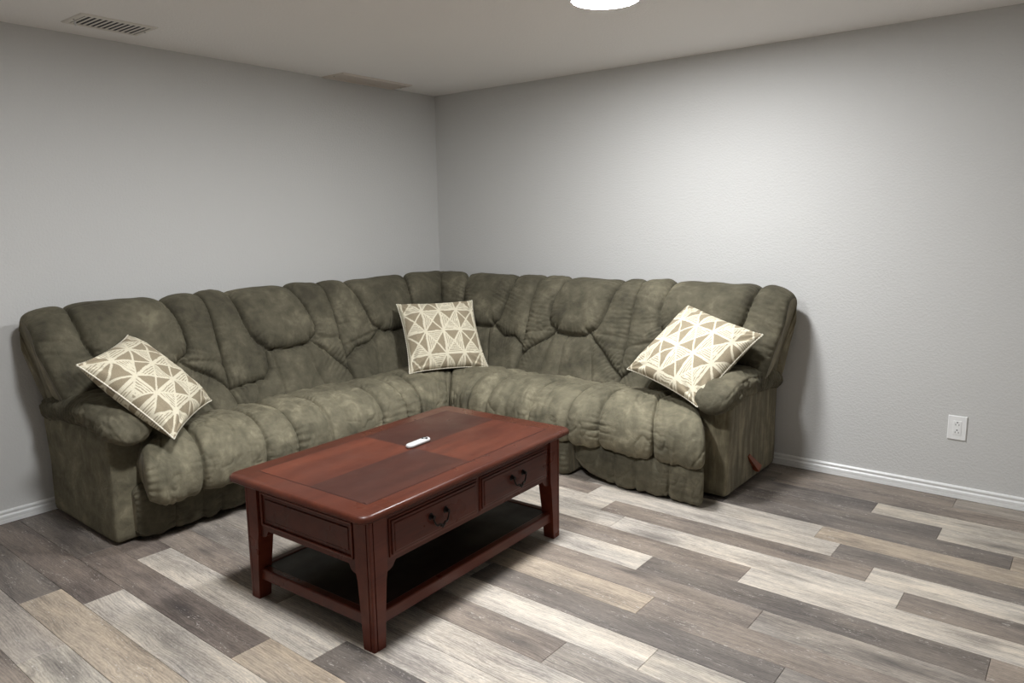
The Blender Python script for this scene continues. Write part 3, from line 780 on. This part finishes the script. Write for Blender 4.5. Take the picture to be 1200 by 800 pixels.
for sy in (-1, 1):
    ap = apron('end_apron', 'x', sy*(ly-.010), 2*(lx-.068), TB)
    # framed recessed panel: four mouldings proud of the board
    y0 = sy*(ly-.010); a = lx-.082; zb, zt_ = .282, .402
    for (x0, x1, z0, z1) in ((-a, a, zt_-.008, zt_), (-a, a, zb, zb+.008), (-a, -a+.008, zb, zt_), (a-.008, a, zb, zt_)):
        ya, yb = sorted((y0-sy*.001, y0+sy*.007)); bxo('panel_moulding', M['cherry_frame'], ap, x0, x1, ya, yb, z0, z1, bev=.0025)
    ya, yb = sorted((y0-sy*.001, y0+sy*.003)); bxo('raised_panel', M['cherry_x'], ap, -a+.022, a-.022, ya, yb, zb+.022, zt_-.022, bev=.0028, seg=1)
apf = apron('side_apron', 'y', lx-.010, 2*(ly-.068), TB); apron('side_apron', 'y', -(lx-.010), 2*(ly-.068), TB)
# drawers on the near long side
for cy in (-.222, .222):
    x0 = lx-.010
    dr = bxo('drawer', M['cherry_y'], TB, x0-.006, x0+.010, cy-.208, cy+.208, .284, .396, bev=.003)
    bxo('drawer_lip', M['cherry_frame'], dr, x0-.006, x0+.004, cy-.215, cy+.215, .277, .403, bev=.002)
    bxo('drawer_face', M['cherry_y'], dr, x0+.006, x0+.013, cy-.199, cy+.199, .293, .387, bev=.0035)
    hd = bmesh.new()
    for s in (-1, 1):
        cyl(hd, (x0+.012, cy+s*.036, .352), .0125, .003, 'x', 18, .0105); cyl(hd, (x0+.015, cy+s*.036, .352), .0085, .006, 'x', 14, .006)
        cyl(hd, (x0+.021, cy+s*.036, .352), .006, .008, 'x', 12, .0062)
    pts = []
    for k in range(33):
        t = k/16-1; y = cy+.036*t*(1+.12*math.cos(t*PI)**2*(1 if abs(t) < .95 else 0))
        z = .352-.034*(1-abs(t)**2.6)**.6-.004*math.cos(t*PI*3); pts.append((x0+.026+.006*(1-t*t), y, z))
    tube(hd, pts, [.0030+.0018*math.exp(-((k-16)/3.0)**2)+.0012*math.exp(-((abs(k-16)-9)/1.8)**2) for k in range(33)], 8)
    for k in (13, 16, 19):
        bmesh.ops.create_uvsphere(hd, u_segments=8, v_segments=6, radius=.0048, matrix=Matrix.Translation(Vector(pts[k])+Vector((0, 0, -.003))))
    obj('drawer_handle', hd, M['bronze'], dr, angle=40)
# lower shelf with its rails
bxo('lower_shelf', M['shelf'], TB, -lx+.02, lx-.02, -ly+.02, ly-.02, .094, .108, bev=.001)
for sy in (-1, 1):
    a, b = sorted((sy*(ly-.012), sy*(ly-.042))); bxo('shelf_rail', M['cherry_x'], TB, -lx+.045, lx-.045, a, b, .070, .112, bev=.005)
for sx in (-1, 1):
    a, b = sorted((sx*(lx-.012), sx*(lx-.042))); bxo('shelf_rail', M['cherry_y'], TB, a, b, -ly+.045, ly-.045, .070, .112, bev=.005)

# ------------------------------------------------------------------ remote
rm = thing('remote_control', 'small white remote control with a black ring button lying on the coffee table', 'remote', (1.729, -1.929, HT+.0007), math.radians(5))
bm = bmesh.new()
loft(bm, [outline(.0155-i, .063-i, .0150-i, z, 8) for i, z in ((.004, 0), (.0012, .002), (0, .006), (.0005, .010), (.003, .0135), (.0065, .0148))])
obj('casing', bm, M['remote_white'], rm, angle=40)
bm = bmesh.new()
A_ = np.linspace(0, 2*PI, 29)[:-1]
rows = [[bm.verts.new((math.cos(a)*r, math.sin(a)*r+.038, z)) for a in A_] for r, z in ((.0125, .0135), (.0122, .0162), (.0066, .0162), (.0066, .0135))]
for a, b in zip(rows, rows[1:]+rows[:1]):
    for i in range(28): bm.faces.new((a[i], a[(i+1) % 28], b[(i+1) % 28], b[i]))
bmesh.ops.recalc_face_normals(bm, faces=bm.faces[:])
obj('ring_button', bm, M['button'], rm)
for x, y in ((0, -.004), (-.006, .012), (.006, .012)):
    bm = bmesh.new(); cyl(bm, (x, y, .0145), .0024, .0007, 'z', 12); obj('small_button', bm, M['remote_white'], rm)
